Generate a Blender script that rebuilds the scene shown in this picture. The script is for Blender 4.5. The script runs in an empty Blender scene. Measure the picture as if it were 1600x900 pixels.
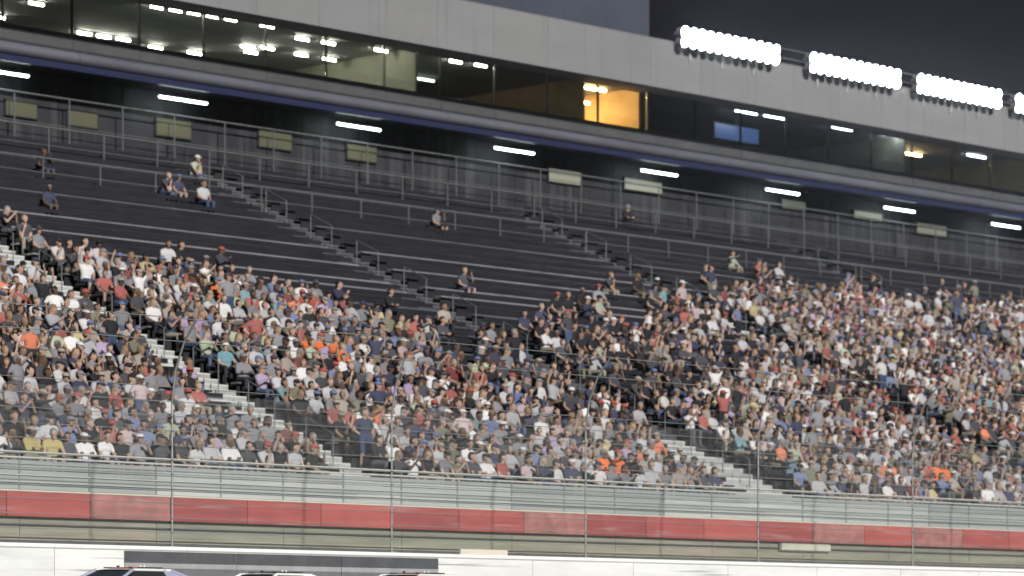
import bpy, bmesh, math, random
import numpy as np
from mathutils import Vector, Matrix
R = math.radians
S = bpy.context.scene
C = S.collection
random.seed(7)

# ------------------------------------------------------------------ camera, night sky, floodlight sun, exposure
cam = bpy.data.objects.new('camera', bpy.data.cameras.new('camera'))
C.objects.link(cam)
cam.location = (0, 0, 1.7)                       # a photographer standing on the infield
cam.rotation_euler = (R(90), 0, R(-45))
cam.data.sensor_width = 36
cam.data.lens = 112.5
cam.data.shift_y = 550 / 1600
cam.data.clip_end = 3000
cam.data.dof.use_dof = True                    # a wide open long lens focused on the cars
cam.data.dof.focus_distance = 63
cam.data.dof.aperture_fstop = 1.2
S.camera = cam

w = bpy.data.worlds.new('World'); S.world = w
w.use_nodes = True
nt = w.node_tree
bg = nt.nodes['Background']
sky = nt.nodes.new('ShaderNodeTexSky')
sky.sky_type = 'NISHITA'; sky.sun_disc = False
sky.sun_elevation = R(-4); sky.sun_rotation = R(200)
mx = nt.nodes.new('ShaderNodeMix'); mx.data_type = 'RGBA'; mx.blend_type = 'ADD'
mx.inputs[0].default_value = 1.0
mx.inputs[7].default_value = (0.055, 0.055, 0.085, 1)   # city glow in the night air
nt.links.new(sky.outputs[0], mx.inputs[6])
nt.links.new(mx.outputs[2], bg.inputs[0])
bg.inputs[1].default_value = 0.10

sun = bpy.data.objects.new('track_floodlight_sun', bpy.data.lights.new('track_floodlight_sun', 'SUN'))
C.objects.link(sun)
sun.data.energy = 4.4
sun.data.angle = R(1.5)
sun.data.color = (1.0, 0.985, 0.965)
sun_dir = Vector((0.30, 1.0, -0.45)).normalized()     # light travels into the stand
sun.rotation_euler = sun_dir.to_track_quat('-Z', 'Y').to_euler()

S.view_settings.view_transform = 'Standard'
S.view_settings.look = 'None'
S.view_settings.exposure = 0.0
S.view_settings.gamma = 1.0
S.cycles.max_bounces = 6; S.cycles.diffuse_bounces = 3; S.cycles.glossy_bounces = 3; S.cycles.volume_bounces = 0; S.cycles.transparent_max_bounces = 8
S.cycles.sample_clamp_indirect = 4

# ------------------------------------------------------------------ helpers
MATS = {}
def mat(name, col, rough=0.6, metal=0.0, nscale=0, namt=0.0, bump=0.0, emit=None, estr=0.0, stretch=(1, 1, 1), spec=0.5, detail=5):
    if name in MATS: return MATS[name]
    m = bpy.data.materials.new(name); m.use_nodes = True
    t = m.node_tree; p = t.nodes['Principled BSDF']
    p.inputs['Base Color'].default_value = (*col, 1)
    p.inputs['Roughness'].default_value = rough
    p.inputs['Metallic'].default_value = metal
    p.inputs['Specular IOR Level'].default_value = spec
    if nscale:
        tc = t.nodes.new('ShaderNodeTexCoord'); mp = t.nodes.new('ShaderNodeMapping')
        mp.inputs['Scale'].default_value = stretch
        geo = t.nodes.new('ShaderNodeNewGeometry')
        t.links.new(geo.outputs['Position'], mp.inputs[0])
        n = t.nodes.new('ShaderNodeTexNoise'); n.inputs['Scale'].default_value = nscale; n.inputs['Detail'].default_value = detail
        n.inputs['Roughness'].default_value = 0.65
        t.links.new(mp.outputs[0], n.inputs[0])
        r = t.nodes.new('ShaderNodeValToRGB')
        r.color_ramp.elements[0].position = 0.3; r.color_ramp.elements[1].position = 0.72
        a = [max(0, c * (1 - namt)) for c in col]; b = [min(1, c * (1 + namt)) for c in col]
        r.color_ramp.elements[0].color = (*a, 1); r.color_ramp.elements[1].color = (*b, 1)
        t.links.new(n.outputs[0], r.inputs[0]); t.links.new(r.outputs[0], p.inputs['Base Color'])
        if bump:
            bp = t.nodes.new('ShaderNodeBump'); bp.inputs['Strength'].default_value = bump; bp.inputs['Distance'].default_value = 0.02
            t.links.new(n.outputs[0], bp.inputs['Height']); t.links.new(bp.outputs[0], p.inputs['Normal'])
    if emit:
        p.inputs['Emission Color'].default_value = (*emit, 1); p.inputs['Emission Strength'].default_value = estr
    MATS[name] = m
    return m

class MB:
    """collects boxes, tubes and grids into one mesh"""
    def __init__(s): s.v = []; s.f = []; s.m = []; s.sm = []
    def add(s, vs, fs, mi=0, smooth=False):
        o = len(s.v); s.v += [tuple(v) for v in vs]
        for f in fs: s.f.append([i + o for i in f]); s.m.append(mi); s.sm.append(smooth)
        return s
    def box(s, x0, x1, y0, y1, z0, z1, mi=0):
        vs = [(x0,y0,z0),(x1,y0,z0),(x1,y1,z0),(x0,y1,z0),(x0,y0,z1),(x1,y0,z1),(x1,y1,z1),(x0,y1,z1)]
        return s.add(vs, [(3,2,1,0),(4,5,6,7),(0,1,5,4),(1,2,6,5),(2,3,7,6),(3,0,4,7)], mi)
    def cbox(s, x0, x1, y0, y1, z0, z1, c=0.02, mi=0):
        """box with its x-running edges chamfered"""
        pr = [(y0+c,z0),(y1-c,z0),(y1,z0+c),(y1,z1-c),(y1-c,z1),(y0+c,z1),(y0,z1-c),(y0,z0+c)]
        n = 8
        vs = [(x0,a,b) for a,b in pr] + [(x1,a,b) for a,b in pr]
        fs = [(i,i+n,(i+1)%n+n,(i+1)%n) for i in range(n)] + [tuple(range(n)), tuple(range(2*n-1,n-1,-1))]
        return s.add(vs, fs, mi)
    def tube(s, a, b, r, n=8, mi=0, r2=None, caps=True):
        a = Vector(a); b = Vector(b); r2 = r if r2 is None else r2
        d = (b-a).normalized(); u = d.orthogonal().normalized(); q = d.cross(u)
        vs = []
        for p, rr in ((a, r), (b, r2)):
            for i in range(n):
                t = 2*math.pi*i/n; vs.append(p + (u*math.cos(t)+q*math.sin(t))*rr)
        s.add(vs, [(i,(i+1)%n,(i+1)%n+n,i+n) for i in range(n)], mi, True)
        if caps:
            s.add(vs, [tuple(range(n-1,-1,-1)), tuple(range(n,2*n))], mi)
        return s
    def path(s, pts, r, n=8, mi=0):
        for a, b in zip(pts, pts[1:]): s.tube(a, b, r, n, mi)
        return s
    def disc(s, c, nrm, r, n=20, mi=0):
        c = Vector(c); d = Vector(nrm).normalized(); u = d.orthogonal().normalized(); q = d.cross(u)
        return s.add([c+(u*math.cos(2*math.pi*i/n)+q*math.sin(2*math.pi*i/n))*r for i in range(n)], [tuple(range(n))], mi)
    def mesh(s, name, mats):
        me = bpy.data.meshes.new(name); me.from_pydata(s.v, [], s.f)
        for m in (mats if isinstance(mats, (list, tuple)) else [mats]): me.materials.append(m)
        me.polygons.foreach_set('material_index', s.m); me.polygons.foreach_set('use_smooth', s.sm)
        me.update(); return me
    def build(s, name, mats, parent=None, loc=None):
        return link(name, s.mesh(name, mats), parent, loc)

def link(name, me, parent=None, loc=None, rz=0):
    o = bpy.data.objects.new(name, me); C.objects.link(o)
    if parent: o.parent = parent
    if loc: o.location = loc
    o.rotation_euler.z = rz
    return o
def tag(o, label=None, cat=None, group=None, kind=None):
    if label: o['label'] = label
    if cat: o['category'] = cat
    if group: o['group'] = group
    if kind: o['kind'] = kind
    return o
def empty(name, loc=(0,0,0), rz=0):
    o = bpy.data.objects.new(name, None); C.objects.link(o); o.location = loc; o.rotation_euler.z = rz; return o
def tint(base, i):
    """small per-piece colour shifts: pick one of several sibling materials"""
    return base[i % len(base)]
ONES = ['','first','second','third','fourth','fifth','sixth','seventh','eighth','ninth','tenth','eleventh','twelfth','thirteenth','fourteenth',
        'fifteenth','sixteenth','seventeenth','eighteenth','nineteenth']
def ordw(n):
    if n < 20: return ONES[n]
    t = {2:'twent',3:'thirt',4:'fort',5:'fift',6:'sixt',7:'sevent',8:'eight',9:'ninet'}[n//10]
    return t+'ieth' if n % 10 == 0 else t+'y-'+ONES[n%10]

# ------------------------------------------------------------------ materials
asphalt = mat('asphalt', (0.05,0.05,0.052), 0.85, nscale=3, namt=0.35, bump=0.3)
grassm = mat('dry_grass', (0.05,0.07,0.025), 0.9, nscale=5, namt=0.4)
conc_w = mat('white_wall_paint', (0.80,0.80,0.765), 0.55, nscale=1.1, namt=0.13, stretch=(0.35,1,2.2))
conc_w2 = mat('white_wall_paint_worn', (0.76,0.765,0.74), 0.6, nscale=1.3, namt=0.16, stretch=(0.35,1,2.2))
cap_w = mat('white_cap_paint', (0.92,0.92,0.87), 0.45, nscale=4, namt=0.04)
dark_ad = mat('dark_grey_banner', (0.095,0.098,0.105), 0.5, nscale=2, namt=0.2)
light_ad = mat('light_grey_banner', (0.36,0.36,0.37), 0.5, nscale=2, namt=0.15)
tan_base = mat('tan_concrete', (0.36,0.335,0.255), 0.85, nscale=1.4, namt=0.3, bump=0.3, stretch=(0.25,1,2.5))
olive_base = mat('olive_concrete', (0.31,0.31,0.235), 0.85, nscale=1.4, namt=0.3, bump=0.3, stretch=(0.25,1,2.5))
reds = [mat('red_banner_%d' % i, c, 0.5, nscale=1.5, namt=0.2, stretch=(0.6,1,1.5)) for i, c in enumerate(((0.47,0.10,0.09),(0.40,0.085,0.08),(0.52,0.115,0.10)))]
pinkish = mat('faded_red_banner', (0.45,0.18,0.16), 0.55, nscale=2.5, namt=0.35)
cream = mat('cream_paint', (0.80,0.72,0.60), 0.5, nscale=3, namt=0.08)
alum = [mat('aluminium_plank_%d' % i, c, 0.45, 0.0, nscale=2.2, namt=0.2, stretch=(0.15,1,3)) for i, c in enumerate(((0.40,0.425,0.41),(0.32,0.345,0.335),(0.46,0.48,0.455)))]
galv = mat('galvanised_steel', (0.36,0.38,0.37), 0.4, 0.5, nscale=6, namt=0.2)
galv_d = mat('weathered_steel', (0.17,0.18,0.18), 0.5, 0.4, nscale=6, namt=0.25)
railw = mat('pale_rail_paint', (0.62,0.63,0.58), 0.4, nscale=5, namt=0.1)
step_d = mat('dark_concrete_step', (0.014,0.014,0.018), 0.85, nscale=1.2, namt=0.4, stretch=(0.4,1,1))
step_l = mat('dark_nosing', (0.05,0.05,0.06), 0.7, nscale=2.5, namt=0.35)
bench_m = mat('navy_bench_board', (0.015,0.015,0.021), 0.5, nscale=1.7, namt=0.4, stretch=(0.5,1,1))
bench_a = mat('aluminium_bench_board', (0.16,0.16,0.175), 0.4, 0.3, nscale=1.7, namt=0.35, stretch=(0.4,1,1))
bench_b = mat('bright_aluminium_board', (0.27,0.27,0.29), 0.4, 0.2, nscale=1.7, namt=0.35, stretch=(0.4,1,1))
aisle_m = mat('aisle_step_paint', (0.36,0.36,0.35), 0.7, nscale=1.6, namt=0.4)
back_m = mat('dark_cladding', (0.022,0.022,0.027), 0.6, nscale=0.8, namt=0.35)
beam_l = mat('beam_grey_paint', (0.11,0.111,0.135), 0.45, nscale=0.7, namt=0.2, stretch=(0.4,1,1))
beam_b = mat('navy_trim', (0.018,0.022,0.06), 0.45)
fascia_m = [mat('fascia_metal_%d' % i, c, 0.5, nscale=0.6, namt=0.06, stretch=(0.5,1,1.5)) for i, c in enumerate(((0.215,0.215,0.215),(0.220,0.220,0.223),(0.210,0.210,0.214)))]
soffit_m = mat('suite_soffit', (0.30,0.31,0.31), 0.7, nscale=0.8, namt=0.1)
suite_in = mat('suite_wall', (0.33,0.33,0.25), 0.7, nscale=0.7, namt=0.25)
suite_floor = mat('suite_carpet', (0.06,0.06,0.065), 0.9, nscale=3, namt=0.3)
suite_orange = mat('suite_amber_wall', (0.72,0.47,0.22), 0.6, nscale=1, namt=0.15)
spandrel_m = mat('spandrel_metal', (0.075,0.077,0.08), 0.5, nscale=0.9, namt=0.2)
frame_m = mat('dark_mullion', (0.06,0.062,0.068), 0.4, 0.4)
cabin_m = mat('rooftop_cabin_metal', (0.055,0.062,0.085), 0.5, nscale=0.6, namt=0.12)
roof_m = mat('roof_sheet', (0.16,0.16,0.17), 0.6, nscale=1, namt=0.2)
black_p = mat('black_plastic', (0.02,0.02,0.022), 0.5)
housing = mat('lamp_housing', (0.42,0.43,0.44), 0.45, 0.4)
tube_e = mat('cool_tube_glow', (0.9,0.9,0.9), 0.3, emit=(0.86,1.0,0.97), estr=16)
suite_e = mat('suite_lamp_glow', (0.9,0.9,0.9), 0.3, emit=(1.0,0.93,0.78), estr=95)
suite_dim = mat('suite_lamp_dim_glow', (0.9,0.9,0.9), 0.3, emit=(0.95,1.0,0.82), estr=9)
warm_e = mat('amber_lamp_glow', (0.9,0.8,0.6), 0.3, emit=(1.0,0.68,0.30), estr=95)
flood_e = mat('floodlight_glow', (0.9,0.9,0.9), 0.3, emit=(0.88,0.93,1.0), estr=120)
sign_e = mat('cream_lightbox', (0.10,0.10,0.08), 0.5, emit=(0.95,0.95,0.72), estr=0.22)
sign_dim = mat('dim_yellow_lightbox', (0.06,0.06,0.04), 0.5, emit=(0.75,0.72,0.40), estr=0.055)
blue_e = mat('blue_screen_glow', (0.05,0.08,0.2), 0.3, emit=(0.22,0.36,0.85), estr=0.30)

def streaks(m, scale, stretch, lo, hi, dark):
    t = m.node_tree; p = t.nodes['Principled BSDF']; src = p.inputs['Base Color'].links[0].from_socket
    geo = t.nodes.new('ShaderNodeNewGeometry'); mp = t.nodes.new('ShaderNodeMapping'); mp.inputs['Scale'].default_value = stretch
    n = t.nodes.new('ShaderNodeTexNoise'); n.inputs['Scale'].default_value = scale; n.inputs['Detail'].default_value = 7
    r = t.nodes.new('ShaderNodeMapRange'); r.inputs['From Min'].default_value = lo; r.inputs['From Max'].default_value = hi
    x_ = t.nodes.new('ShaderNodeMix'); x_.data_type = 'RGBA'; x_.inputs[7].default_value = (*dark, 1)
    t.links.new(geo.outputs['Position'], mp.inputs[0]); t.links.new(mp.outputs[0], n.inputs[0]); t.links.new(n.outputs[0], r.inputs[0])
    t.links.new(r.outputs[0], x_.inputs[0]); t.links.new(src, x_.inputs[6]); t.links.new(x_.outputs[2], p.inputs['Base Color'])
for m_ in (conc_w, conc_w2): streaks(m_, 1.0, (0.22,1,9), .60, .74, (0.16,0.16,0.16))
for m_ in reds+[pinkish]: streaks(m_, 1.2, (0.5,1,5), .58, .78, (0.50,0.33,0.31))
for m_ in fascia_m: streaks(m_, 1.0, (2.6,1,0.16), .56, .95, (0.12,0.12,0.12))
for m_ in (back_m, spandrel_m): streaks(m_, 1.0, (2.2,1,0.2), .52, .78, (0.075,0.075,0.08))

glass = bpy.data.materials.new('suite_glass'); glass.use_nodes = True
t = glass.node_tree; t.nodes.clear()
o_ = t.nodes.new('ShaderNodeOutputMaterial'); tr = t.nodes.new('ShaderNodeBsdfTransparent'); gl = t.nodes.new('ShaderNodeBsdfGlossy'); mxs = t.nodes.new('ShaderNodeMixShader')
tr.inputs[0].default_value = (0.80,0.84,0.83,1); gl.inputs['Roughness'].default_value = 0.03; mxs.inputs[0].default_value = 0.08
t.links.new(tr.outputs[0], mxs.inputs[1]); t.links.new(gl.outputs[0], mxs.inputs[2]); t.links.new(mxs.outputs[0], o_.inputs[0])

mesh_m = bpy.data.materials.new('chain_link_wire'); mesh_m.use_nodes = True
t = mesh_m.node_tree; pb = t.nodes['Principled BSDF']; pb.inputs['Base Color'].default_value = (0.4,0.42,0.41,1); pb.inputs['Metallic'].default_value = 0.4
geo = t.nodes.new('ShaderNodeNewGeometry'); sp = t.nodes.new('ShaderNodeSeparateXYZ'); t.links.new(geo.outputs['Position'], sp.inputs[0])
def mnode(op, a, b=None):
    n = t.nodes.new('ShaderNodeMath'); n.operation = op
    for i, q in enumerate((a, b)):
        if q is None: continue
        if isinstance(q, (int, float)): n.inputs[i].default_value = q
        else: t.links.new(q, n.inputs[i])
    return n.outputs[0]
wires = []
for op in ('ADD', 'SUBTRACT'):
    q = mnode(op, sp.outputs['X'], sp.outputs['Z']); q = mnode('MULTIPLY', q, 14.0); q = mnode('FRACT', q); wires.append(mnode('LESS_THAN', q, 0.07))
alpha = mnode('MAXIMUM', wires[0], wires[1])
t.links.new(alpha, pb.inputs['Alpha'])

# ------------------------------------------------------------------ the ground, track and lanes
def track_z(y): return 1.825 + 0.01 * (y - 50)
def struct(name, mb, m): return tag(mb.build(name, m), kind='structure')
struct('ground', MB().add([(-1500,-1500,0),(1500,-1500,0),(1500,1500,0),(-1500,1500,0)], [(0,1,2,3)]), grassm)
g = MB(); g.add([(-300,18,0.004),(300,18,0.004),(300,34,track_z(34)),(-300,34,track_z(34))], [(0,1,2,3)])
struct('infield_verge', g, grassm)
g = MB(); g.add([(-300,34,track_z(34)+.004),(300,34,track_z(34)+.004),(300,55,track_z(55)+.004),(-300,55,track_z(55)+.004)], [(0,1,2,3)])
struct('race_track', g, asphalt)
g = MB(); g.add([(-300,36.0,track_z(36)+.009),(300,36.0,track_z(36)+.009),(300,36.15,track_z(36.15)+.009),(-300,36.15,track_z(36.15)+.009)], [(0,1,2,3)])
struct('track_edge_line', g, mat('white_line_paint', (0.75,0.75,0.72), 0.7))
struct('service_lane', MB().box(30,135,55.42,60.0,1.0,2.60), mat('service_lane_concrete', (0.12,0.12,0.10), 0.9, nscale=1.5, namt=0.3))

# ------------------------------------------------------------------ retaining wall beside the track
WT = 3.75
wall = tag(empty('retaining_wall', (60,55,track_z(55))), 'long white concrete retaining wall along the track below the red banner', 'wall')
def child(name, mb, m, parent):
    o = mb.build(name, m); o.parent = parent; o.matrix_parent_inverse = Matrix.Translation(-parent.location); return o
x = 34.0; i = 0
while x < 92:
    n = 3.62
    child('wall_panel', MB().cbox(x+.008, x+n-.008, 55.0, 55.36, 1.6, WT-.10, .012), (conc_w, conc_w2, conc_w)[i % 3], wall)
    child('cap', MB().cbox(x+.004, x+n-.004, 54.965, 55.40, WT-.10+.002, WT, .025), cap_w, wall)
    x += n; i += 1
def sign_panel(x0, x1, z0, z1, y, m, name='advertising_panel', parent=None, th=.012):
    mb = MB().box(x0, x1, y-th, y, z0, z1)
    return child(name, mb, m, parent) if parent else mb.build(name, m)
# dark advertising panels fixed on the wall, a pale stripe under them
ad = tag(empty('wall_banner', (47.8,54.98,3.2)), 'dark grey banner with pale stripe on the white wall behind the cars', 'banner')
for k, (a, b) in enumerate(((43.1,46.25),(46.27,49.4),(49.42,52.5))):
    sign_panel(a, b, 3.38, WT-.115, 54.985, dark_ad, 'banner_panel', ad)
    sign_panel(a, b, 3.27, 3.378, 54.985, light_ad, 'stripe', ad)
    sign_panel(a, b, 3.02, 3.268, 54.985, mat('mid_grey_banner', (0.17,0.17,0.175), 0.5, nscale=2, namt=0.2), 'lower_panel', ad)
ad3 = tag(empty('wall_banner', (70.5,54.98,3.2)), 'pale pink banner low on the white wall at the far end', 'banner')
sign_panel(66.0, 78.0, 3.0, 3.40, 54.985, mat('pale_pink_banner', (0.62,0.52,0.50), 0.5, nscale=2, namt=0.15), 'banner_panel', ad3)
# pale board resting behind the wall, and a pale notice on the stand base
b = empty('notice_board', (54.5,55.55,2.6)); tag(b, 'cream board standing upright just behind the white wall', 'board')
child('board', MB().cbox(53.75,55.35,55.50,55.56,3.2,WT+.15,.01), cream, b)
for xx in (53.95,55.15): child('leg', MB().box(xx-.03,xx+.03,55.561,55.60,2.6,3.9), galv_d, b)
b = empty('notice_board', (71.6,59.9,4.4)); tag(b, 'pale green white notice board under the red banner', 'board')
child('board', MB().cbox(70.9,73.1,59.86,59.93,4.30,4.50,.01), mat('pale_notice', (0.62,0.63,0.50), 0.5, nscale=3, namt=0.1), b)
child('frame', MB().box(70.86,73.14,59.932,59.97,4.27,4.53), galv_d, b)

# ------------------------------------------------------------------ catch fence on the wall
fence = tag(empty('catch_fence', (60,55.2,WT)), 'galvanised catch fence with cables rising above the white wall', 'fence')
post = MB()
prof = [(0,0,WT-.02),(0,0,WT+3.2),(0,-.12,WT+3.9),(0,-.42,WT+4.5),(0,-.85,WT+4.95)]
post.path(prof, .025, 8); post.box(-.09,.09,-.09,.09,WT+.002,WT+.025)
pm = post.mesh('post', galv)
for k in range(8):
    o = link('post', pm, fence, (38.0+6.6*k-60, 55.2-55.2, -WT))
for k in range(11):
    z = WT+.32+.32*k
    child('cable', MB().tube((34,55.15,z),(92,55.15,z),.009,6), galv, fence)
for k, (yy, zz) in enumerate(((54.78,WT+4.5),(54.35,WT+4.95))):
    child('cable', MB().tube((34,yy,zz),(92,yy,zz),.010,6), galv, fence)
for k in range(8):
    x0 = 38.0+6.6*k
    child('mesh_panel', MB().add([(x0+.05,55.24,WT+.02),(x0+6.55,55.24,WT+.02),(x0+6.55,55.24,WT+3.4),(x0+.05,55.24,WT+3.4)], [(0,1,2,3)]), mesh_m, fence)

# guard rail on the service lane
gr = tag(empty('guard_rail', (60,58.2,2.6)), 'low steel guard rail on the lane between wall and stand', 'guard rail')
for k in range(15):
    child('post', MB().box(37+3.6*k-.05,37+3.6*k+.05,58.3,58.4,2.6,3.95), galv_d, gr)
pr = [(0,0),(-.05,.05),(-.05,.10),(0,.15),(0,.17),(-.05,.22),(-.05,.27),(0,.32)]
mb = MB(); vs = [(xx,58.3+a,3.62+b_) for xx in (35,92) for a,b_ in pr]; mb.add(vs, [(i,i+1,i+9,i+8) for i in range(7)])
child('beam', mb, galv_d, gr)

# ------------------------------------------------------------------ grandstand
ROWS = 37; Y0 = 62.4; TD = 0.8; RISE = 0.3712; Z0 = 5.55
AISLES = (40.3, 57.4, 74.5, 91.0, 108.2, 125.3); AW = 0.80
def row_y(i): return Y0 + TD*i
def row_z(i): return Z0 + RISE*i
stand = tag(empty('grandstand', (85,60,2.6)), 'huge raked grandstand of dark benches packed with spectators', 'grandstand')
XL, XR = 34, 140
# base wall, coping, parapet planks
x = 36.0; i = 0
while x < 96:
    child('base_panel', MB().cbox(x+.01,x+3.99,60.0,60.35,2.4,4.52,.012), (tan_base, olive_base)[(i*7//3) % 2], stand)
    x += 4.0; i += 1
for k, z in enumerate((2.95, 3.35, 3.72, 4.08, 4.36)):
    child('conduit', MB().tube((36,59.95,z),(96,59.95,z),.022,6), (galv_d, railw, galv_d, tan_base, galv_d)[k], stand)
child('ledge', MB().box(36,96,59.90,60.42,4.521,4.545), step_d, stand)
zz = 5.155
for k in range(6):
    h = 0.116
    x = 36.0; j = 0
    while x < 96:
        child('parapet_plank', MB().cbox(x+.006,x+5.994,60.02+.004*(k%2),60.09,zz+.006,zz+h-.006,.012), alum[(k*2+j+(k*j)%3) % 3], stand)
        x += 6.0; j += 1
    zz += h
child('coping', MB().cbox(36,96,59.93,60.12,5.112,5.153,.012), cream, stand)
for z, r in ((5.90,.024),(6.02,.030),(5.50,.012),(5.33,.012)):
    child('rail', MB().tube((36,59.985,z),(96,59.985,z),r,8), railw, stand)
mbp = MB()
for k in range(31):
    child('rail_post', MB().box(36+2*k-.02,36+2*k+.02,60.0,60.018,5.16,6.0), galv, stand)
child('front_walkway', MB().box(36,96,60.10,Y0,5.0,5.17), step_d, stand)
# rows of steps
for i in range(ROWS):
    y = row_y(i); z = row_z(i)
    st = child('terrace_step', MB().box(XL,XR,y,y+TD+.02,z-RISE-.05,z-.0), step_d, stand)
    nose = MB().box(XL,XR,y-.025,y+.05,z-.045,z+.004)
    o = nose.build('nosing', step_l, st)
# benches, one for each row of each section
def in_view(xa, xb, y): return xb > 0.66*y and xa < 1.46*y
for i in range(ROWS-1):
    y = row_y(i); z = row_z(i)
    for a, b_ in zip(AISLES, AISLES[1:]):
        xa, xb = a+AW, b_-AW
        if b_ == 74.5 and i < 6: xb = 73.0
        if a == 74.5 and i < 6: xa = 75.85
        if not in_view(xa, xb, y): continue
        seat_m = bench_b if i in (20,21,23,25) else bench_a if i % 5 == 3 else bench_m
        bo = child('bench', MB().cbox(xa,xb,y+.30,y+.62,z+.395,z+.445,.008), seat_m, stand)
        MB().box(xa+.1,xb-.1,y+.44,y+.50,z,z+.394).build('support', step_d, bo)
        MB().cbox(xa,xb,y+.64,y+.668,z+.56,z+.70,.008).build('back_board', bench_m, bo)
# aisle stairs: two half steps for every row
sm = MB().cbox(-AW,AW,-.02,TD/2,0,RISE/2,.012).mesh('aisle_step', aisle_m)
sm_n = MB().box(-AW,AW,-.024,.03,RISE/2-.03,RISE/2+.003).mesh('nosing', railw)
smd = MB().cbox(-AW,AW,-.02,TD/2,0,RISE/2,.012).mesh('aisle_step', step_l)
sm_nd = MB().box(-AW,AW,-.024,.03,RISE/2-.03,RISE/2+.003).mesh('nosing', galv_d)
for a in AISLES[1:5]:
    for i in range(ROWS-1):
        if not in_view(a-1, a+1, row_y(i)): continue
        pale_ = a < 60 or (a < 80 and i < 7) or (a > 80 and 19 < i < 24)                     # pale steps on these flights, darker steps on the rest
        st = link('aisle_step', sm if pale_ else smd, stand, (a-85, row_y(i)+TD/2-60+.0, row_z(i)-2.6+.003))
        st2 = link('aisle_step', sm if pale_ else smd, stand, (a-85, row_y(i)-60-.05, row_z(i)-RISE/2-2.6+.002))
        for q in (st, st2): link('nosing', sm_n if pale_ else sm_nd, q)
    for i in range(2, ROWS-2, 3):                # looped hand rails
        if not in_view(a-1, a+1, row_y(i)): continue
        y = row_y(i); z = row_z(i)
        child('handrail', MB().path([(a,y+.2,z),(a,y+.2,z+.95),(a,y+1.3,z+.95+.51),(a,y+1.3,z+.37)], .018, 6), galv_d, stand)
# broad pale landing steps at the foot of the middle aisle
for i in range(0, 6):
    for h_ in (0, 1):
        child('landing_step', MB().cbox(73.1,75.75,row_y(i)-.45+.4*h_,row_y(i)-.06+.4*h_,row_z(i)-RISE+.005,row_z(i)-RISE/2+.19*h_+.01,.012), aisle_m, stand)
# guard rails across the upper rows
for (y, z0, z1) in ((87.05,16.9,17.88),(89.95,18.25,19.5),(91.95,19.0,21.0)):
    child('guard_rail_tube', MB().tube((60,y,z1),(135,y,z1),.034,8), galv_d, stand)
    child('guard_rail_tube', MB().tube((60,y,(z0+z1)/2),(135,y,(z0+z1)/2),.016,6), galv_d, stand)
    for k in range(32):
        child('guard_rail_post', MB().box(60+2.4*k-.02,60+2.4*k+.02,y-.02,y+.02,z0-.6,z1), galv_d, stand)
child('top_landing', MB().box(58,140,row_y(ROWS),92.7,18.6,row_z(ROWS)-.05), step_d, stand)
for k in range(28):
    x0 = 58+2.9*k
    child('back_wall_panel', MB().cbox(x0+.012,x0+2.888,92.6,92.75,18.9,21.95,.02), back_m, stand)

# ------------------------------------------------------------------ red banner along the stand front
ban = tag(empty('red_banner', (66,59.93,4.55)), 'long red banner along the front of the grandstand', 'banner')
x = 36.4; i = 0
faded = {4, 10, 15, 17}
while x < 94:
    m = pinkish if i in faded else reds[(i*5) % 3]
    child('banner_panel', MB().box(x+.012,x+2.388,59.955,59.975,4.55,5.108), m, ban)
    x += 2.4; i += 1

# ------------------------------------------------------------------ suite level, roof and fascia
suite = tag(empty('suite_building', (95,91,22)), 'glazed suite level above the stand under a broad grey roof fascia', 'building')
SX0, SX1 = 60.0, 142.0
SZ0, SZ1 = 22.2, 24.95
mb = MB()                                          # half round bullnose beam
pts = [(90.75,22.0),(90.60,22.06),(90.53,22.15),(90.52,22.24),(90.56,22.34),(90.66,22.42),(90.80,22.45)]
for k in range(9):
    xa, xb = SX0+9*k+.01, SX0+9*k+8.99
    mb = MB(); n = len(pts)
    mb.add([(xa,a,c) for a,c in pts]+[(xb,a,c) for a,c in pts], [(i,i+n,i+1+n,i+1) for i in range(n-1)], 0, True)
    mb.add([(xa,a,c) for a,c in pts]+[(xb,a,c) for a,c in pts], [tuple(range(n)), tuple(range(2*n-1,n-1,-1))])
    child('beam_cover', mb, beam_l, suite)
child('trim_band', MB().box(SX0,SX1,90.74,90.95,21.78,21.998), beam_b, suite)
child('floor_slab', MB().box(SX0,SX1,90.80,101,21.98,SZ0), suite_floor, suite)
child('sill', MB().box(SX0,SX1,90.82,91.02,22.46,22.55), frame_m, suite)
child('back_wall', MB().box(SX0,SX1,100.6,100.8,SZ0,SZ1), suite_in, suite)
child('ceiling', MB().box(SX0,SX1,88.5,100.6,SZ1,SZ1+.12), soffit_m, suite)
PARTS = (62.0, 86.1, 95.6, 99.0, 117.0, 126.5)
for k, q in enumerate(PARTS):
    for ya, yb in ((91.4, 100.5),):
        child('partition_wall', MB().box(q-.06,q+.06,ya,yb,SZ0,SZ1), suite_orange if k in (2, 3) else suite_in, suite)
child('amber_wall', MB().box(95.67,98.93,95.4,95.5,SZ0,SZ1), suite_orange, suite)
k = 0
for k in range(27):
    x0 = SX0+3.0*k
    child('spandrel_panel', MB().cbox(x0+.008,x0+2.992,90.93,91.05,22.555,23.10,.01), spandrel_m, suite)
pane = MB().box(-1.46,1.46,-.012,.012,0,SZ1-23.11).mesh('pane', glass)
mull = MB().box(-.022,.022,-.05,.05,0,SZ1-23.11).mesh('mullion', frame_m)
x = SX0+1.5
while x < SX1:
    link('pane', pane, suite, (x-95, 91.0-91, 23.105-22)); link('mullion', mull, suite, (x+1.5-95, 91.0-91, 23.105-22))
    x += 3.0
# counters and a few bar tables dimly seen inside
for k in range(9):
    x0 = 64+7.7*k
    child('counter', MB().cbox(x0,x0+4.2,92.0,92.4,23.15,23.22,.01).box(x0+.1,x0+.2,92.1,92.3,SZ0,23.15).box(x0+4,x0+4.1,92.1,92.3,SZ0,23.15), frame_m, suite)
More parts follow.
